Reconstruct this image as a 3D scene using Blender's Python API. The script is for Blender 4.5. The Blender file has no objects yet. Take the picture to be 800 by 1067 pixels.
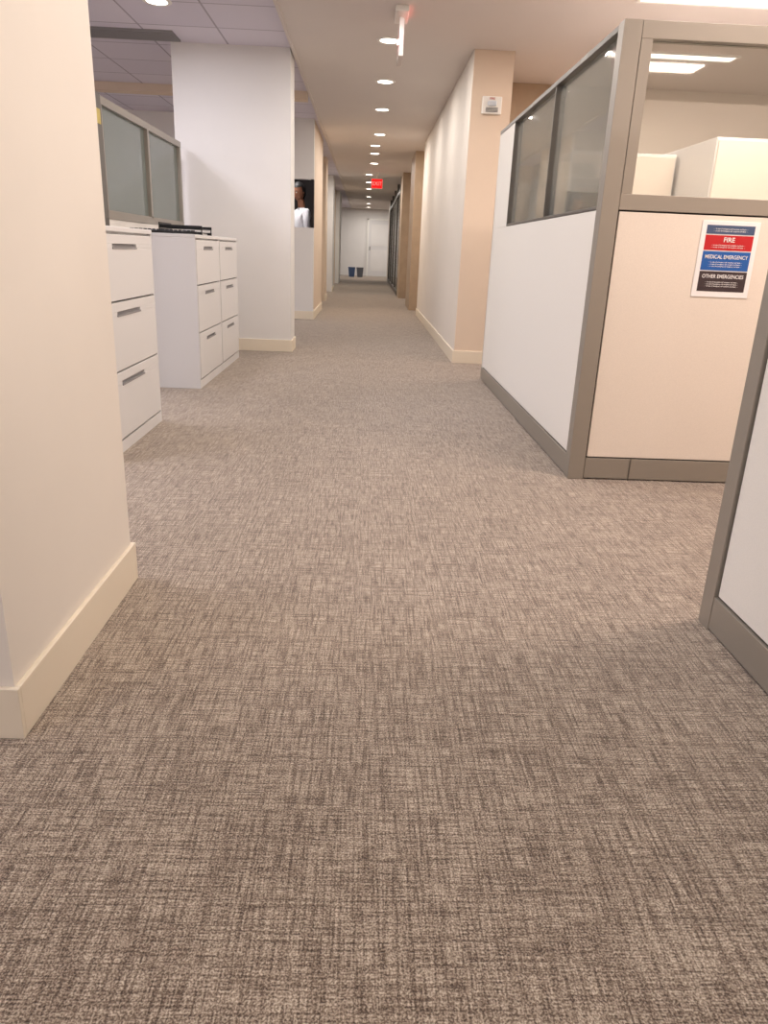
import bpy, bmesh, math, random
from mathutils import Vector, Matrix
random.seed(4)
sc=bpy.context.scene
COL=sc.collection
sc.view_settings.view_transform='Standard'
sc.view_settings.exposure=0.07

# ------------------------------------------------------------ materials
def srgb(r,g,b):
    def c(v):
        v/=255.
        return v/12.92 if v<=.04045 else ((v+.055)/1.055)**2.4
    return (c(r),c(g),c(b),1)
def nt(name):
    m=bpy.data.materials.new(name); m.use_nodes=True
    t=m.node_tree; t.nodes.clear()
    o=t.nodes.new('ShaderNodeOutputMaterial')
    return m,t,o
def pbr(name,rgb,rough=.6,metal=0,noise=0,nscale=20,bump=0,bscale=200,emis=None,estr=0,spec=.4):
    m,t,o=nt(name)
    p=t.nodes.new('ShaderNodeBsdfPrincipled')
    t.links.new(p.outputs[0],o.inputs[0])
    c=srgb(*rgb)
    p.inputs['Base Color'].default_value=c
    p.inputs['Roughness'].default_value=rough
    p.inputs['Metallic'].default_value=metal
    p.inputs['Specular IOR Level'].default_value=spec
    if emis:
        p.inputs['Emission Color'].default_value=srgb(*emis); p.inputs['Emission Strength'].default_value=estr
    tc=t.nodes.new('ShaderNodeTexCoord')
    if noise:
        n=t.nodes.new('ShaderNodeTexNoise'); n.inputs['Scale'].default_value=nscale; n.inputs['Detail'].default_value=4
        t.links.new(tc.outputs['Object'],n.inputs['Vector'])
        r=t.nodes.new('ShaderNodeValToRGB')
        r.color_ramp.elements[0].position=.3; r.color_ramp.elements[1].position=.7
        r.color_ramp.elements[0].color=tuple(x*(1-noise) for x in c[:3])+(1,)
        r.color_ramp.elements[1].color=tuple(min(1,x*(1+noise)) for x in c[:3])+(1,)
        t.links.new(n.outputs['Fac'],r.inputs['Fac']); t.links.new(r.outputs[0],p.inputs['Base Color'])
    if bump:
        n=t.nodes.new('ShaderNodeTexNoise'); n.inputs['Scale'].default_value=bscale; n.inputs['Detail'].default_value=3
        t.links.new(tc.outputs['Object'],n.inputs['Vector'])
        b=t.nodes.new('ShaderNodeBump'); b.inputs['Strength'].default_value=bump; b.inputs['Distance'].default_value=.002
        t.links.new(n.outputs['Fac'],b.inputs['Height']); t.links.new(b.outputs[0],p.inputs['Normal'])
    return m
def emit(name,rgb,s):
    m,t,o=nt(name); e=t.nodes.new('ShaderNodeEmission')
    e.inputs[0].default_value=srgb(*rgb); e.inputs[1].default_value=s
    t.links.new(e.outputs[0],o.inputs[0]); return m
def glass(name,tint,haze,hazecol,refl=1.):
    m,t,o=nt(name)
    tr=t.nodes.new('ShaderNodeBsdfTransparent'); tr.inputs[0].default_value=srgb(*tint)
    df=t.nodes.new('ShaderNodeBsdfDiffuse'); df.inputs[0].default_value=srgb(*hazecol)
    tl=t.nodes.new('ShaderNodeBsdfTranslucent'); tl.inputs[0].default_value=srgb(*hazecol)
    md=t.nodes.new('ShaderNodeMixShader'); md.inputs[0].default_value=.35
    t.links.new(df.outputs[0],md.inputs[1]); t.links.new(tl.outputs[0],md.inputs[2])
    gl=t.nodes.new('ShaderNodeBsdfGlossy'); gl.inputs['Roughness'].default_value=.03
    m1=t.nodes.new('ShaderNodeMixShader'); m1.inputs[0].default_value=haze
    t.links.new(tr.outputs[0],m1.inputs[1]); t.links.new(md.outputs[0],m1.inputs[2])
    fr=t.nodes.new('ShaderNodeFresnel'); fr.inputs[0].default_value=1.45
    mm=t.nodes.new('ShaderNodeMath'); mm.operation='MULTIPLY'; mm.inputs[1].default_value=refl
    t.links.new(fr.outputs[0],mm.inputs[0])
    m2=t.nodes.new('ShaderNodeMixShader')
    t.links.new(mm.outputs[0],m2.inputs[0]); t.links.new(m1.outputs[0],m2.inputs[1]); t.links.new(gl.outputs[0],m2.inputs[2])
    t.links.new(m2.outputs[0],o.inputs[0]); return m

def carpet():
    m,t,o=nt('woven_carpet')
    N=t.nodes.new; Lk=t.links.new
    tc=N('ShaderNodeTexCoord')
    def noise(sx,sy,detail=2,scale=1.,rough=.5,off=0):
        mp=N('ShaderNodeMapping'); mp.inputs['Scale'].default_value=(sx,sy,1); mp.inputs['Location'].default_value=(off,off*1.7,0)
        Lk(tc.outputs['Object'],mp.inputs['Vector'])
        n=N('ShaderNodeTexNoise'); n.inputs['Scale'].default_value=scale; n.inputs['Detail'].default_value=detail; n.inputs['Roughness'].default_value=rough
        Lk(mp.outputs[0],n.inputs['Vector']); return n.outputs['Fac']
    def ramp(v,a,b):
        r=N('ShaderNodeMapRange'); r.inputs['From Min'].default_value=a; r.inputs['From Max'].default_value=b
        Lk(v,r.inputs['Value']); return r.outputs[0]
    def math_(op,a,b):
        n=N('ShaderNodeMath'); n.operation=op
        for i,v in enumerate((a,b)):
            if isinstance(v,(int,float)): n.inputs[i].default_value=v
            else: Lk(v,n.inputs[i])
        return n.outputs[0]
    warp=ramp(noise(230,16,1),.35,.58)      # threads running down the hall
    weft=ramp(noise(24,280,1,off=5),.35,.58)   # cross threads
    rib=ramp(noise(145,5,1,off=31),.37,.55)    # long darker ribs
    row=ramp(noise(5,165,1,off=37),.37,.55)
    loops=ramp(noise(340,305,1,off=9),.35,.65)   # individual yarn loops
    big=ramp(noise(4,4,2,off=11),.3,.7)
    tex=math_('MULTIPLY',math_('ADD',warp,weft),.165)
    tex=math_('ADD',tex,math_('MULTIPLY',math_('MULTIPLY',rib,row),.165))
    tex=math_('ADD',tex,math_('MULTIPLY',loops,.38))
    tex=math_('ADD',tex,math_('MULTIPLY',big,.03))
    cr=N('ShaderNodeValToRGB')
    e=cr.color_ramp.elements
    e[0].position=.14; e[0].color=srgb(70,56,46)
    e[1].position=.90; e[1].color=srgb(226,213,195)
    x=cr.color_ramp.elements.new(.38); x.color=srgb(121,104,90)
    x=cr.color_ramp.elements.new(.63); x.color=srgb(177,161,144)
    Lk(tex,cr.inputs['Fac'])
    p=N('ShaderNodeBsdfPrincipled'); p.inputs['Roughness'].default_value=.95; p.inputs['Specular IOR Level'].default_value=.15
    p.inputs['Sheen Weight'].default_value=.35; p.inputs['Sheen Roughness'].default_value=.5
    Lk(cr.outputs[0],p.inputs['Base Color'])
    b=N('ShaderNodeBump'); b.inputs['Strength'].default_value=.7; b.inputs['Distance'].default_value=.003
    Lk(tex,b.inputs['Height']); Lk(b.outputs[0],p.inputs['Normal'])
    Lk(p.outputs[0],o.inputs[0]); return m

def tiles_mat():
    m,t,o=nt('ceiling_tile')
    N=t.nodes.new; Lk=t.links.new
    tc=N('ShaderNodeTexCoord')
    br=N('ShaderNodeTexBrick'); br.offset=0; br.inputs['Scale'].default_value=1
    br.inputs['Brick Width'].default_value=.61; br.inputs['Row Height'].default_value=.61
    br.inputs['Mortar Size'].default_value=.008
    br.inputs['Color1'].default_value=srgb(222,217,228); br.inputs['Color2'].default_value=srgb(214,209,222); br.inputs['Mortar'].default_value=srgb(170,164,176)
    Lk(tc.outputs['Object'],br.inputs['Vector'])
    p=N('ShaderNodeBsdfPrincipled'); p.inputs['Roughness'].default_value=.9
    Lk(br.outputs['Color'],p.inputs['Base Color']); Lk(p.outputs[0],o.inputs[0]); return m

M={}
M['wall']=pbr('painted_drywall',(232,224,214),.7,noise=.015,nscale=3,bump=.05)
M['wallW']=pbr('white_drywall',(229,226,223),.7,noise=.015,nscale=3,bump=.05)
M['tan']=pbr('tan_drywall',(222,203,183),.7,noise=.02,nscale=3,bump=.05)
M['brown']=pbr('brown_wood_veneer',(180,158,134),.5,noise=.06,nscale=6)
M['base']=pbr('baseboard_vinyl',(234,222,202),.5)
M['gyp']=pbr('ceiling_paint',(222,214,209),.85,noise=.01,nscale=2)
M['tile']=tiles_mat()
M['carpet']=carpet()
M['steel']=pbr('white_powdercoat',(220,218,217),.35,spec=.5)
M['gap']=pbr('shadow_gap',(40,38,38),.8)
M['slot']=pbr('grey_pull',(146,144,145),.5)
M['taupe']=pbr('taupe_metal',(154,147,137),.38,metal=.3)
M['taupeD']=pbr('taupe_metal_dark',(104,99,93),.4,metal=.3)
M['fabric']=pbr('panel_fabric',(232,228,221),.9,noise=.03,nscale=300,bump=.25,bscale=500)
M['fabricW']=pbr('panel_fabric_warm',(229,218,206),.9,noise=.035,nscale=300,bump=.25,bscale=500)
M['glass']=glass('partition_glass',(242,243,240),.06,(215,214,206),1.8)
M['glassL']=glass('partition_glass_hazy',(240,242,239),.24,(218,218,210),.8)
M['glassF']=glass('frosted_glass',(190,198,194),.68,(168,178,172),1.1)
M['black']=pbr('black_plastic',(22,22,24),.45)
M['white']=pbr('white_plastic',(238,236,230),.4)
M['paper']=pbr('paper',(245,243,240),.8)
M['disc']=emit('lamp_disc',(255,246,232),9)
M['panelL']=emit('lamp_diffuser',(255,243,230),3.2)
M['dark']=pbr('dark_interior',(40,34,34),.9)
M['chrome']=pbr('lamp_trim',(235,230,225),.4)

# ------------------------------------------------------------ geometry helpers
def boxes(name,lst,parent=None,bevel=0):
    """lst: (x0,x1,y0,y1,z0,z1,matkey)"""
    me=bpy.data.meshes.new(name); bm=bmesh.new(); mats=[]
    for b in lst:
        x0,x1,y0,y1,z0,z1,k=b
        if k not in mats: mats.append(k)
        vs=[bm.verts.new((x,y,z)) for x in(x0,x1) for y in(y0,y1) for z in(z0,z1)]
        for f in ((0,1,3,2),(4,6,7,5),(0,4,5,1),(2,3,7,6),(0,2,6,4),(1,5,7,3)):
            fc=bm.faces.new([vs[i] for i in f]); fc.material_index=mats.index(k)
    bmesh.ops.recalc_face_normals(bm,faces=bm.faces)
    bm.to_mesh(me); bm.free()
    for k in mats: me.materials.append(M[k])
    ob=bpy.data.objects.new(name,me); COL.objects.link(ob)
    if parent: ob.parent=parent
    if bevel:
        md=ob.modifiers.new('bevel','BEVEL'); md.width=bevel; md.segments=2; md.limit_method='ANGLE'
    return ob
def empty(name,loc=(0,0,0)):
    e=bpy.data.objects.new(name,None); e.location=loc; e.empty_display_size=.1; COL.objects.link(e); return e
def cyl(name,loc,r,h,mat,parent=None,axis='Z',seg=32,r2=None):
    me=bpy.data.meshes.new(name); bm=bmesh.new()
    bmesh.ops.create_cone(bm,cap_ends=True,segments=seg,radius1=r,radius2=r if r2 is None else r2,depth=h)
    if axis=='Y': bmesh.ops.rotate(bm,verts=bm.verts,matrix=Matrix.Rotation(math.pi/2,3,'X'))
    if axis=='X': bmesh.ops.rotate(bm,verts=bm.verts,matrix=Matrix.Rotation(math.pi/2,3,'Y'))
    bm.to_mesh(me); bm.free(); me.materials.append(M[mat])
    ob=bpy.data.objects.new(name,me); ob.location=loc; COL.objects.link(ob)
    if parent: ob.parent=parent
    return ob
def area(name,loc,sx,sy,power,color,parent=None,rot=(0,0,0),shape='RECTANGLE'):
    l=bpy.data.lights.new(name,'AREA'); l.energy=power; l.color=color; l.shape=shape; l.size=sx; l.size_y=sy
    o=bpy.data.objects.new(name,l); o.location=loc; o.rotation_euler=rot; COL.objects.link(o)
    if parent: o.parent=parent
    return o

CH=2.5   # ceiling height
XL,XR,YB,YE=-6.5,6.5,-3.0,31.5
# ------------------------------------------------------------ shell
boxes('floor',[(XL,XR,YB,YE,-.08,0,'carpet')])
boxes('ceiling',[(-.66,XR,YB,YE,CH,CH+.1,'gyp')])
boxes('ceiling_tile_field',[(XL,-.66,YB,YE,CH+.02,CH+.12,'tile')])
boxes('trim_1',[(-.685,-.66,YB,YE,CH-.012,CH+.02,'gyp')])
boxes('wall_left',[(XL-.1,XL,YB,YE,0,CH+.1,'wallW')])
boxes('wall_right',[(XR,XR+.1,YB,YE,0,CH+.1,'wall')])
boxes('wall_back',[(XL,XR,YB-.1,YB,0,CH+.1,'wall')])
boxes('wall_end',[(XL,XR,YE,YE+.1,0,CH+.1,'wallW')])
# near left wall stub
boxes('wall_near_left',[(-1.9,-.655,1.257,2.0,0,CH+.02,'wall')])
boxes('baseboard_near_left',[(-1.9,-.643,1.245,1.257,0,.112,'base'),(-.655,-.643,1.257,2.0,0,.112,'base'),(-1.9,-.643,2.0,2.012,0,.112,'base')],bevel=.002)
# column
boxes('wall_column',[(-1.70,-.70,7.2,7.55,0,CH+.02,'wallW')])
boxes('baseboard_column',[(-1.71,-.686,7.187,7.2,0,.11,'base'),(-.70,-.686,7.2,7.55,0,.11,'base')],bevel=.002)
# left service block with pass-through opening
y0=10.75
boxes('wall_pass_through',[
 (-3.2,-.74,y0,y0+.12,0,1.2,'wallW'),(-3.2,-.74,y0,y0+.12,1.80,CH+.02,'wallW'),
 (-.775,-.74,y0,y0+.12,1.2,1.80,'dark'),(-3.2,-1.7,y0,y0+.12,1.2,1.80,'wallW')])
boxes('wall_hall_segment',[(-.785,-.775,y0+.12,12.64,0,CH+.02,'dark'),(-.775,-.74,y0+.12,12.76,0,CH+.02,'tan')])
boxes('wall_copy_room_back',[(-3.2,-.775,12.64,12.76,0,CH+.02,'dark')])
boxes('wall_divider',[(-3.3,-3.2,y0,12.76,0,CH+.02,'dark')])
boxes('baseboard_pass_through',[(-3.2,-.728,y0-.012,y0,0,.11,'base'),(-.74,-.728,y0,12.76,0,.11,'base')])
boxes('wall_left_corridor',[(-1.15,-1.05,12.76,18.3,0,CH+.02,'wallW'),(-1.15,-.80,14.9,15.5,0,CH+.02,'tan'),
 (-1.15,-.82,18.3,19.2,0,CH+.02,'wallW'),(-1.15,-.95,19.2,23,0,CH+.02,'tan'),(-1.15,-.84,23,24.5,0,CH+.02,'wallW'),(-1.15,-1.0,24.5,29,0,CH+.02,'wallW')])
boxes('baseboard_left_corridor',[(-1.05,-1.038,12.76,14.9,0,.11,'base'),(-.80,-.788,14.9,15.5,0,.11,'base'),(-.82,-.808,18.3,19.2,0,.11,'base')])
# right corridor wall
boxes('wall_right_corridor',[(.81,1.14,6.87,12.3,0,CH,'wall'),(.815,1.14,6.862,6.872,0,CH,'tan'),(1.13,1.142,6.87,12.3,0,CH,'tan')])
boxes('baseboard_right_corridor',[(.797,1.15,6.85,6.862,0,.11,'base'),(.797,.81,6.862,12.3,0,.11,'base')],bevel=.002)
boxes('wall_behind_cubicle',[(1.142,1.75,8.0,8.1,0,CH,'brown'),(1.75,XR,8.0,8.1,0,CH,'wall')])
boxes('trim_2',[(.735,1.14,13.3,14.5,0,CH,'brown'),(.69,1.14,16.8,17.7,0,CH,'brown'),(1.0,1.14,14.5,16.8,0,CH,'tan'),(1.0,1.14,12.3,13.3,0,CH,'tan')])
# storefront right
s=[]
for yy in (17.7,19.7,21.7,23.7,25.7): s.append((.68,.74,yy,yy+.07,0,CH,'taupeD'))
s+=[(.68,.74,17.7,25.7,0,.1,'taupeD'),(.68,.74,17.7,25.7,2.2,2.27,'taupeD'),(.705,.715,17.7,25.7,.1,2.2,'glassL')]
boxes('window_1',s)
boxes('wall_right_office',[(.68,.78,25.77,27.2,0,CH,'wall'),(1.142,6.4,16.0,16.1,0,CH,'wallW')])
# left open office back wall
boxes('wall_left_office',[(XL,-3.3,14.5,14.6,0,CH+.02,'wallW')])

# ------------------------------------------------------------ near left & left panels
def frosted_partition():
    x0,x1=-1.68,-1.62
    ya,yb=4.80,7.05
    L=[(x0,x1,ya,yb,0,.1,'taupe'),(x0+.008,x1-.008,ya,yb,.1,1.06,'fabric'),
       (x0,x1,ya,yb,1.06,1.11,'taupe'),(x0,x1,ya,yb,1.70,1.745,'taupe'),
       (x0-.01,x1+.01,ya,ya+.20,0,1.75,'taupeD')]
    for yy in (ya+.2,6.02,yb-.05): L.append((x0,x1,yy,yy+.045,1.1,1.70,'taupe'))
    L.append((x0+.025,x1-.025,ya+.2,yb,1.11,1.70,'glassF'))
    L.append((x1+.01,x1+.014,4.90,4.97,1.58,1.66,'note'))
    return boxes('frosted_glass_partition',L)
M['note']=pbr('yellow_note',(214,196,120),.8)
frosted_partition()

# ------------------------------------------------------------ file cabinets
def file_cabinet(yA,yB,x0=-1.57,x1=-1.105,H=.99):
    e=empty('lateral_file_cabinet',((x0+x1)/2,(yA+yB)/2,0))
    cx,cy=(x0+x1)/2,(yA+yB)/2
    def bx(n,l,bv=0):
        l=[(a-cx,b-cx,c-cy,d-cy,f,g,k) for a,b,c,d,f,g,k in l]
        return boxes(n,l,parent=e,bevel=bv)
    bx('carcass',[(x0,x1-.022,yA,yB,.0,H-.022,'steel'),(x0+.05,x1-.020,yA+.013,yB-.013,.056,H-.03,'gap')])
    bx('top',[(x0,x1,yA,yB,H-.022,H,'steel')],.003)
    bx('side_stiles',[(x1-.022,x1-.004,yA,yA+.012,.0,H-.022,'steel'),(x1-.022,x1-.004,yB-.012,yB,.0,H-.022,'steel'),(x1-.022,x1-.004,yA+.012,yB-.012,0,.055,'steel')])
    zs=[.062,.37,.675,H-.028]
    for i in range(3):
        z0,z1=zs[i]+.004,zs[i+1]-.004
        a,b=yA+.016,yB-.016
        w=b-a; sa,sb=a+w*.30,b-w*.30
        s0,s1=z1-.058,z1-.040
        bx('drawer_%d'%(i+1),[(x1-.02,x1,a,b,z0,s0,'steel'),(x1-.02,x1,a,b,s1,z1,'steel'),
            (x1-.02,x1,a,sa,s0,s1,'steel'),(x1-.02,x1,sb,b,s0,s1,'steel')],.0015)
        bx('pull_%d'%(i+1),[(x1-.019,x1-.012,sa,sb,s0,s1,'slot'),(x1-.012,x1+.003,sa,sb,s0-.004,s0+.004,'slot')])
    return e
file_cabinet(3.16,4.08)
file_cabinet(5.10,5.90)
file_cabinet(5.905,6.70)

# things on cabinet : keyboard + document trays
def keyboard(loc,rz):
    e=empty('computer_keyboard',loc); e.rotation_euler=(0,0,rz)
    boxes('keyboard_body',[(-.22,.22,-.075,.075,0,.018,'black')],e,.004)
    L=[]
    for r in range(5):
        for c in range(15):
            x=-.205+c*.0275; y=-.062+r*.025
            L.append((x,x+.023,y,y+.021,.018,.025,'key'))
    boxes('keys',L,e,.001)
M['key']=pbr('dark_key',(44,44,48),.5)
keyboard((-1.36,5.30,.991),.25)
t=empty('document_tray',(-1.33,5.75,.99))
for i in range(2):
    z=i*.04
    boxes('tray_%d'%(i+1),[(-.13,.17,-.17,.17,z,z+.004,'black'),(-.13,.17,-.17,-.165,z,z+.022,'black'),(-.13,.17,.165,.17,z,z+.022,'black'),(-.13,-.125,-.17,.17,z,z+.038,'black')],t)
boxes('papers',[(-.11,.14,-.15,.15,.004,.014,'paper')],t)
for k,(a,b) in enumerate(((-.128,-.168),(-.128,.163),(.165,-.168),(.165,.163))):
    boxes('tray_leg_%d'%k,[(a-.003,a+.004,b,b+.005,0,.045,'black')],t)

# ------------------------------------------------------------ right cubicle
X0=.935; Y0=3.2; HT=1.785
L=[(X0-.006,X0+.064,Y0-.006,Y0+.064,0,HT,'taupe'),
   # left run (along the corridor)
   (X0-.004,X0+.062,Y0+.066,5.97,.006,.098,'taupe'),
   (X0+.002,X0+.056,Y0+.072,5.955,.104,1.128,'fabric'),
   (X0+.002,X0+.056,5.40,5.955,1.128,HT-.02,'fabric'),
   (X0+.012,X0+.046,Y0+.06,5.95,.09,.12,'gap'),
   (X0-.001,X0+.059,Y0+.066,5.40,1.130,1.142,'taupeD'),
   (X0-.002,X0+.060,Y0+.066,5.96,HT-.022,HT,'taupeD'),
   (X0+.0,X0+.058,5.955,5.97,.1,HT,'fabric'),
   (X0+.026,X0+.032,Y0+.07,5.39,1.142,HT-.022,'glassL')]
for yy in (Y0+.068,4.27,5.385): L.append((X0,X0+.058,yy,yy+.014,1.142,HT-.022,'taupeD'))
# front run (facing the camera)
xa,xb=X0+.066,3.3
L+=[(xa,xb,Y0-.004,Y0+.062,.006,.098,'taupe'),
    (xa+.006,2.18,Y0+.002,Y0+.056,.104,1.122,'fabricW'),(2.25,xb,Y0+.002,Y0+.056,.104,1.122,'fabricW'),
    (xa,xb,Y0+.012,Y0+.046,.09,1.14,'gap'),
    (xa,xb,Y0-.003,Y0+.061,1.128,1.188,'taupe'),
    (xa,xb,Y0-.003,Y0+.061,HT-.06,HT,'taupe'),
    (xa+.001,xa+.045,Y0-.003,Y0+.061,1.188,HT-.06,'taupe'),
    (2.18,2.25,Y0-.005,Y0+.063,0,HT,'taupe'),
    (xa+.045,2.18,Y0+.026,Y0+.032,1.188,HT-.06,'glass'),(2.25,xb,Y0+.026,Y0+.032,1.188,HT-.06,'glass'),
    (xa+.20,xa+.206,Y0-.007,Y0-.003,.0,.1,'taupeD')]
# far and right sides, enclosing the workstation
L+=[(X0,3.3,5.91,5.97,0,1.45,'fabric'),(3.3,3.36,Y0,5.97,0,1.45,'fabric')]
boxes('cubicle_partition',L,bevel=.0015)
# overhead bins + desk within the workstation
e=empty('overhead_storage_bin',(0,0,0))
boxes('bin_1',[(1.34,2.05,5.45,5.908,1.22,1.62,'steel'),(1.35,2.04,5.435,5.45,1.235,1.605,'fabricW')],e,.004)
boxes('bin_2',[(2.07,3.0,4.9,5.908,1.22,1.66,'steel'),(2.08,2.99,4.885,4.9,1.235,1.645,'fabricW')],e,.004)
boxes('workstation_desk',[(1.34,3.28,5.15,5.90,.71,.74,'white'),(1.36,1.41,5.2,5.75,0,.71,'taupe'),(3.2,3.25,5.2,5.75,0,.71,'taupe')],bevel=.003)
# bookcase against the corridor panel, binders and papers on top
bk=[(1.0,1.3,3.85,3.87,0,1.12,'white'),(1.0,1.3,5.28,5.30,0,1.12,'white'),(1.0,1.012,3.87,5.28,0,1.12,'white')]
for z in (.04,.40,.76,1.10): bk.append((1.0,1.3,3.87,5.28,z,z+.02,'white'))
boxes('bookcase',bk,bevel=.001)
M['bnd1']=pbr('binder_white',(240,237,230),.5); M['bnd2']=pbr('binder_grey',(190,184,174),.5); M['bnd3']=pbr('binder_cream',(230,214,190),.5)
e=empty('binder_row',(1.13,4.5,1.121)); y=-.60; L=[]
while y<.72:
    w=random.choice((.035,.05,.065)); h=.12+.22*(.5+.5*math.sin(y*5.2+.8))+random.uniform(-.015,.015)
    k=random.choice(('bnd1','bnd1','bnd2','bnd3'))
    L.append((-.13,.10,y,y+w-.003,0,max(.08,h),k)); y+=w
boxes('binders',L,e,.002)

# emergency sign
M['sgW']=pbr('sign_white',(240,238,238),.3); M['sgH']=pbr('sign_slate',(70,88,120),.3); M['sgR']=pbr('sign_red',(190,30,38),.3)
M['sgB']=pbr('sign_blue',(32,92,168),.3); M['sgK']=pbr('sign_dark',(60,48,52),.3)
e=empty('emergency_instructions_sign',(1.47,Y0+.002,.955))
boxes('plate',[(-.119,.119,-.004,0,-.148,.148,'sgW')],e,.001)
boxes('bands',[(-.099,.099,-.0052,-.004,.098,.132,'sgH'),(-.099,.099,-.0052,-.004,.036,.094,'sgR'),
               (-.099,.099,-.0052,-.004,-.042,.032,'sgB'),(-.099,.099,-.0052,-.004,-.125,-.046,'sgK')],e)
def text(body,loc,size,mat,parent,rot=(math.pi/2,0,0),sx=1):
    c=bpy.data.curves.new('text','FONT'); c.body=body; c.size=size; c.align_x='CENTER'; c.align_y='CENTER'; c.offset=size*.012
    c.materials.append(M[mat]); o=bpy.data.objects.new('lettering',c); o.location=loc; o.rotation_euler=rot; o.scale=(sx,1,1)
    COL.objects.link(o); o.parent=parent; return o
text('FIRE',(0,-.0062,.076),.026,'sgW',e)
text('MEDICAL EMERGENCY',(0,-.0062,.010),.0205,'sgW',e,sx=.86)
text('OTHER EMERGENCIES',(0,-.0062,-.066),.0205,'sgW',e,sx=.86)
for z in (.056,.048,-.010,-.018,-.026,-.088,-.096,-.104,.118,.110):
    text('- - in case of emergency call reception and leave - -',(0,-.0062,z),.0068,'sgW',e)

# near right panel
L=[(.95,1.015,-1.2,1.83,.006,.098,'taupe'),(.948,1.017,1.775,1.835,0,HT,'taupe'),
   (.956,1.009,-1.2,1.768,.104,HT-.03,'fabric'),(.962,1.003,-1.2,1.8,.09,HT-.03,'gap'),(.95,1.015,-1.2,1.775,HT-.03,HT,'taupe'),
   (1.015,3.3,1.77,1.835,0,1.785,'fabricW'),(.946,.952,1.20,1.206,.005,.1,'taupeD')]
boxes('cubicle_partition',L,bevel=.0015)

# ------------------------------------------------------------ fire alarm
M['lens']=pbr('strobe_lens',(205,212,220),.1); M['redtxt']=pbr('alarm_lettering',(180,40,34),.5)
e=empty('fire_alarm_strobe',(.98,6.862,2.10))
boxes('housing',[(-.08,.08,-.035,0,-.065,.065,'white')],e,.006)
boxes('strobe_lens',[(-.035,.035,-.06,-.035,-.008,.03,'lens')],e,.008)
boxes('grille',[(-.05,.05,-.038,-.035,-.05+i*.009,-.046+i*.009,'gap') for i in range(4)],e)
text('FIRE',(0,-.037,.048),.024,'redtxt',e)

# ------------------------------------------------------------ ceiling lights
def downlight(x,y,col,p=12,z=CH,lamp=True):
    e=empty('recessed_downlight',(x,y,z))
    me=bpy.data.meshes.new('trim_ring'); bm=bmesh.new()
    n=32; rings=[(.072,-.001),(.075,-.006),(.098,-.006),(.102,0)]
    vs=[[bm.verts.new((r*math.cos(2*math.pi*i/n),r*math.sin(2*math.pi*i/n),zz)) for i in range(n)] for r,zz in rings]
    for k in range(3):
        for i in range(n): bm.faces.new((vs[k][i],vs[k][(i+1)%n],vs[k+1][(i+1)%n],vs[k+1][i]))
    bm.to_mesh(me); bm.free(); me.materials.append(M['chrome'])
    o=bpy.data.objects.new('trim_ring',me); COL.objects.link(o); o.parent=e
    cyl('lamp_disc',(0,0,-.002),.072,.003,'disc',e)
    if lamp: area('lamp',(0,0,-.012),.13,.13,p,col,e,shape='DISK')
nolamp=(13.9,19.5,24.5)
for y in (-1.2,.4,2.0,3.6,5.2,6.73,8.23,9.74,11.7,12.9,13.9,15.4,17.6,19.5,21.5,24.5,27.9,30.2):
    downlight(.12 if y<12 else (.07 if y<16 else -.02),y,(1,.935,.87),(8.5 if y<1 else 11.5 if y<11 else 15 if y<16 else 22),lamp=y not in nolamp)
for x,y in ((-1.52,6.10),(-3.0,3.2)): downlight(x,y,(.95,.93,1),10,CH+.018)
downlight(-1.35,11.10,(1,.97,.95),26,CH+.018)  # added unseen lamp in the service room, brightens the person
def troffer(x,y,sx,sy,p,col,z=CH):
    e=empty('ceiling_light_panel',(x,y,z))
    a,b=sx/2,sy/2
    boxes('frame',[(-a-.02,a+.02,-b-.02,-b,-.012,.0,'chrome'),(-a-.02,a+.02,b,b+.02,-.012,0,'chrome'),(-a-.02,-a,-b,b,-.012,0,'chrome'),(a,a+.02,-b,b,-.012,0,'chrome')],e)
    boxes('diffuser',[(-a,a,-b,b,-.006,-.001,'panelL')],e)
    area('lamp',(0,0,-.02),sx*.95,sy*.95,p,col,e)
cool=(.84,.85,1)
for x,y,p in ((-2.6,-1,30),(-2.6,2.2,42),(-2.6,5.0,40),(-4.8,-.5,30),(-4.8,4.0,40),(-4.8,8.6,38),(-4.8,12.6,40)): troffer(x,y,.58,1.18,p,cool,CH+.018)  # added panels out of view, cool fill for the left side
wr=(1,.83,.74)
for x,y,p in ((2.1,-.6,30),(2.1,2.2,40),(2.1,4.2,46),(4.6,.8,34),(4.6,4.35,40)): troffer(x,y,1.3,.3,p,wr)  # added panels out of view, warm fill for the right side
troffer(2.42,5.40,1.5,.16,22,wr); troffer(2.3,6.75,1.15,.14,26,wr)
for x,y,p in ((3,12,50),(3,21,50),(-3,20,50),(-3,27,28),(2,29.5,28)): troffer(x,y,1.18,.58,p,(1,.95,.93),CH+.018 if x<0 else CH)  # added panels beyond the corridor walls, brighten side areas and far end

# supply air grille in tile ceiling
L=[(-2.45,-1.60,6.85,6.87,CH+.005,CH+.02,'slot'),(-2.45,-1.60,7.12,7.14,CH+.005,CH+.02,'slot')]
for i in range(9): L.append((-2.45,-1.60,6.88+i*.027,6.892+i*.027,CH+.002,CH+.02,'slot'))
boxes('air_vent_grille',L)
boxes('trim_3',[(-6.4,-.7,9.0,9.16,CH-.06,CH+.02,'tan')])

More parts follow.
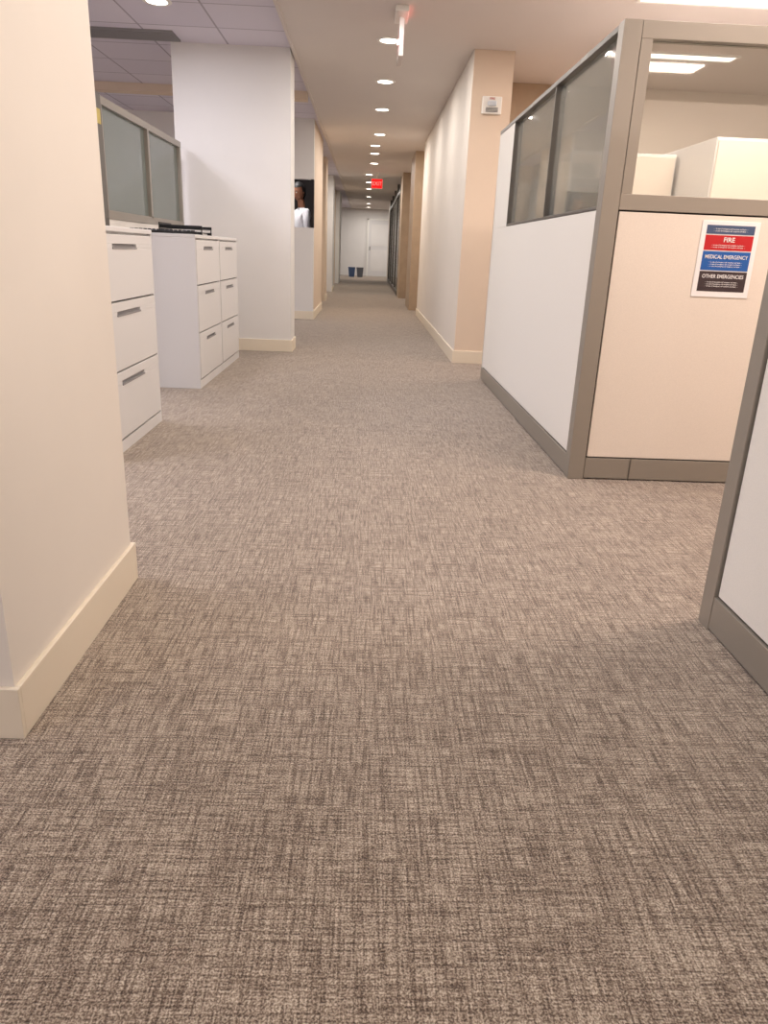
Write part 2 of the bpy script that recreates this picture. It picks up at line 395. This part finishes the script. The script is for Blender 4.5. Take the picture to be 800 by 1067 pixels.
# exit signs
M['exitR']=emit('exit_letters',(250,28,28),1.5)
M['exitW']=emit('exit_letters_dim',(235,160,155),.6)
M['acryl']=pbr('acrylic',(235,225,222),.2)
e=empty('edge_lit_exit_sign',(.185,5.98,CH))
boxes('canopy',[(-.045,.045,-.16,.16,-.035,0,'white')],e,.004)
boxes('stem',[(-.012,.012,-.02,.02,-.08,-.035,'white')],e)
boxes('blade',[(-.016,.016,-.16,.16,-.30,-.08,'acryl')],e,.002)
text('EXIT',(-.0175,0,-.19),.17,'exitW',e,rot=(math.pi/2,0,-math.pi/2))
text('EXIT',(.0175,0,-.19),.17,'exitW',e,rot=(math.pi/2,0,math.pi/2))
area('sign_glow',(.06,0,-.05),.05,.28,.05,(1,.2,.18),e,rot=(0,math.pi*.72,0))
e=empty('corridor_exit_sign',(.15,17.0,CH))
boxes('housing',[(-.12,.12,-.03,.03,-.32,-.13,'white'),(-.02,.02,-.02,.02,-.13,0,'white')],e,.004)
boxes('face',[(-.112,.112,-.034,-.03,-.312,-.138,'exitR')],e)
text('EXIT',(0,-.036,-.225),.10,'sgW',e)

# ------------------------------------------------------------ corridor end objects
M['binB']=pbr('blue_bin',(74,94,132),.5); M['binK']=pbr('dark_bin',(104,106,114),.5)
def bin_(x,y,k):
    e=empty('waste_bin',(x,y,0))
    me=bpy.data.meshes.new('bin_shell'); bm=bmesh.new()
    a=[bm.verts.new((sx*.10,sy*.09,0)) for sx,sy in((-1,-1),(1,-1),(1,1),(-1,1))]
    b=[bm.verts.new((sx*.13,sy*.13,.34)) for sx,sy in((-1,-1),(1,-1),(1,1),(-1,1))]
    c=[bm.verts.new((sx*.115,sy*.115,.34)) for sx,sy in((-1,-1),(1,-1),(1,1),(-1,1))]
    d=[bm.verts.new((sx*.09,sy*.08,.02)) for sx,sy in((-1,-1),(1,-1),(1,1),(-1,1))]
    bm.faces.new(a); bm.faces.new(d)
    for i in range(4):
        j=(i+1)%4
        bm.faces.new((a[i],a[j],b[j],b[i])); bm.faces.new((b[i],b[j],c[j],c[i])); bm.faces.new((c[i],c[j],d[j],d[i]))
    bmesh.ops.recalc_face_normals(bm,faces=bm.faces)
    bm.to_mesh(me); bm.free(); me.materials.append(M[k]); o=bpy.data.objects.new('bin_shell',me); COL.objects.link(o); o.parent=e
    boxes('rim',[(-.135,.135,-.135,-.115,.32,.35,k),(-.135,.135,.115,.135,.32,.35,k),(-.135,-.115,-.135,.135,.32,.35,k),(.115,.135,-.135,.135,.32,.35,k)],e,.003)
bin_(-.58,29.6,'binB'); bin_(-.27,29.6,'binK')
d=-.012
boxes('door_1',[(.02,.9,31.44+d,31.5+d,0,2.1,'steel'),(.12,.80,31.432+d,31.44+d,1.15,1.95,'wallW'),(.12,.80,31.432+d,31.44+d,.2,1.0,'wallW'),(-.04,.02,31.42+d,31.5+d,0,2.16,'white'),(.9,.96,31.42+d,31.5+d,0,2.16,'white'),(-.04,.96,31.42+d,31.5+d,2.1,2.16,'white'),(.06,.09,31.38+d,31.44+d,.98,1.12,'taupeD')])

# ------------------------------------------------------------ person
M['skin']=pbr('skin',(146,98,74),.5,noise=.05,nscale=30); M['hair']=pbr('black_hair',(20,16,16),.6,noise=.3,nscale=80,bump=.5,bscale=150)
M['shirt']=pbr('white_shirt',(236,234,238),.8,noise=.02,nscale=30); M['trouser']=pbr('dark_trousers',(44,46,58),.85)
M['shoe']=pbr('leather_shoe',(30,24,22),.4); M['eyew']=pbr('eye_white',(235,232,228),.3); M['lip']=pbr('lips',(120,62,54),.5)
def person(loc,rz):
    root=empty('standing_person',loc); root.rotation_euler=(0,0,rz)
    V=[];E=[];R=[]
    def add(p,r,par=None):
        V.append(p);R.append(r if isinstance(r,tuple) else (r,r)); i=len(V)-1
        if par is not None: E.append((par,i))
        return i
    # local frame: faces -Y
    pel=add((0,0,.94),(.15,.105))
    wa=add((0,-.0,1.08),(.135,.095),pel); ch=add((0,-.0,1.25),(.155,.11),wa); ub=add((0,.0,1.38),(.13,.09),ch)
    nb=add((0,0,1.46),(.06,.058),ub); nk=add((0,-.012,1.54),(.052,.052),nb); hb=add((0,-.02,1.60),(.05,.055),nk)
    for s in(-1,1):
        hp=add((s*.10,0,.88),.092,pel); mid=add((s*.105,-.005,.68),.078,hp); kn=add((s*.11,-.01,.49),.058,mid)
        cf=add((s*.11,.015,.34),.055,kn); an=add((s*.11,.02,.09),.038,cf); hl=add((s*.112,.0,.045),.040,an); toe=add((s*.125,-.17,.035),(.042,.03),hl)
        sh=add((s*.165,-.0,1.41),.062,ub); ua=add((s*.215,-.01,1.28),.05,sh); el=add((s*.235,.0,1.12),.042,ua)
        fa=add((s*.215,-.12,1.08),.038,el); wr_=add((s*.18,-.23,1.05),.027,fa)
        pm=add((s*.172,-.285,1.045),(.036,.018),wr_)
        for k,(dx,ln) in enumerate(((-.028,.068),(-.009,.078),(.010,.072),(.027,.056))):
            b=add((s*(.172+dx),-.318,1.045),.0095,pm)
            c=add((s*(.172+dx*1.15),-.318-ln*.55,1.04),.0085,b)
            add((s*(.172+dx*1.2),-.318-ln*.9,1.022),.0072,c)
        b=add((s*(.172-.040),-.275,1.035),.0105,pm); add((s*(.172-.062),-.305,1.025),.0085,b)
    me=bpy.data.meshes.new('body'); me.from_pydata(V,E,[]); ob=bpy.data.objects.new('body',me); COL.objects.link(ob)
    md=ob.modifiers.new('skin','SKIN'); md.use_smooth_shade=True
    sub=ob.modifiers.new('sub','SUBSURF'); sub.levels=2; sub.render_levels=2
    for i,v in enumerate(me.skin_vertices[0].data): v.radius=R[i]; v.use_root=(i==0)
    bpy.context.view_layer.update()
    dg=bpy.context.evaluated_depsgraph_get()
    nm=bpy.data.meshes.new_from_object(ob.evaluated_get(dg)); bpy.data.objects.remove(ob)
    ob=bpy.data.objects.new('body',nm); COL.objects.link(ob); ob.parent=root
    nm.materials.clear()
    for k in('skin','shirt','trouser','shoe'): nm.materials.append(M[k])
    for p in nm.polygons:
        c=p.center; p.use_smooth=True
        if c.z>1.475 or (c.y<-.22 and c.z>.9): p.material_index=0
        elif c.z>.93: p.material_index=1
        elif c.z>.085: p.material_index=2
        else: p.material_index=3
    # head
    hd=empty('head',(0,-.045,1.675)); hd.parent=root; hd.rotation_euler=(math.radians(12),0,math.radians(24))
    def sph(name,mat,fn,u=32,v=24,keep=None,loc=(0,0,0)):
        me=bpy.data.meshes.new(name); bm=bmesh.new(); bmesh.ops.create_uvsphere(bm,u_segments=u,v_segments=v,radius=1)
        if keep: bmesh.ops.delete(bm,geom=[x for x in bm.verts if not keep(x.co)],context='VERTS')
        for x in bm.verts: x.co=Vector(fn(x.co))
        for f in bm.faces: f.smooth=True
        bm.to_mesh(me); bm.free(); me.materials.append(M[mat]); o=bpy.data.objects.new(name,me); o.location=loc; COL.objects.link(o); o.parent=hd; return o
    def skull(c):
        x,y,z=c
        w=.075; d=.095; h=.118
        if z<0:
            w*=1-.34*(-z)**1.6
            if y>0: d*=1-.35*(-z)
        X,Y,Z=x*w,y*d,z*h
        if y<0:
            nz=math.exp(-((X/.013)**2))*math.exp(-(((Z+.022)/.024)**2)); Y-=.022*nz
            for s in(-1,1): Y+=.009*math.exp(-(((X-s*.03)/.014)**2))*math.exp(-(((Z-.004)/.012)**2))
            Y-=.007*math.exp(-((X/.024)**2))*math.exp(-(((Z+.062)/.010)**2))
            Y-=.008*math.exp(-((X/.022)**2))*math.exp(-(((Z+.100)/.014)**2))
        return X,Y,Z
    sph('face','skin',skull,48,40)
    sph('hair','hair',lambda c:(c.x*.087,c.y*.105+.008,c.z*.128+.006),32,24,keep=lambda c: c.z>.45 or (c.y>-.35 and c.z>-.45) or (c.y>.1 and c.z>-.85))
    for s in(-1,1):
        sph('eye','eyew',lambda c:(c.x*.012,c.y*.009,c.z*.0075),16,12,loc=(s*.030,-.081,.004))
        sph('iris','hair',lambda c:(c.x*.005,c.y*.003,c.z*.005),12,8,loc=(s*.030,-.0895,.004))
        sph('eyebrow','hair',lambda c:(c.x*.018,c.y*.006,c.z*.004),12,8,loc=(s*.031,-.088,.026))
        sph('ear','skin',lambda c:(c.x*.009,c.y*.018,c.z*.03),16,12,loc=(s*.078,.008,-.008))
    sph('mouth','lip',lambda c:(c.x*.024,c.y*.008,c.z*.008),16,10,loc=(0,-.086,-.060))
    return root
person((-.945,11.32,0),math.radians(-64))

# ------------------------------------------------------------ world
w=bpy.data.worlds.new('world'); sc.world=w; w.use_nodes=True
w.node_tree.nodes['Background'].inputs[0].default_value=(.8,.85,1,1); w.node_tree.nodes['Background'].inputs[1].default_value=.3

# ------------------------------------------------------------ camera
f=775.; r=math.radians(2.4); th=math.radians(19.244); ps=math.radians(1.978)
R0=Vector((math.cos(ps),-math.sin(ps),0)); F0=Vector((math.sin(ps),math.cos(ps),0)); Z=Vector((0,0,1))
F=F0*math.cos(th)-Z*math.sin(th); U=F0*math.sin(th)+Z*math.cos(th)
rt=R0*math.cos(r)+U*math.sin(r); up=-R0*math.sin(r)+U*math.cos(r)
cam=bpy.data.cameras.new('camera'); co=bpy.data.objects.new('camera',cam); COL.objects.link(co)
cam.sensor_fit='HORIZONTAL'; cam.sensor_width=36; cam.lens=f*36/800; cam.clip_start=.02; cam.clip_end=100
mt=Matrix.Identity(4)
for i in range(3): mt[i][0]=rt[i]; mt[i][1]=up[i]; mt[i][2]=-F[i]
mt[0][3],mt[1][3],mt[2][3]=0,0,.93
co.matrix_world=mt
sc.camera=co
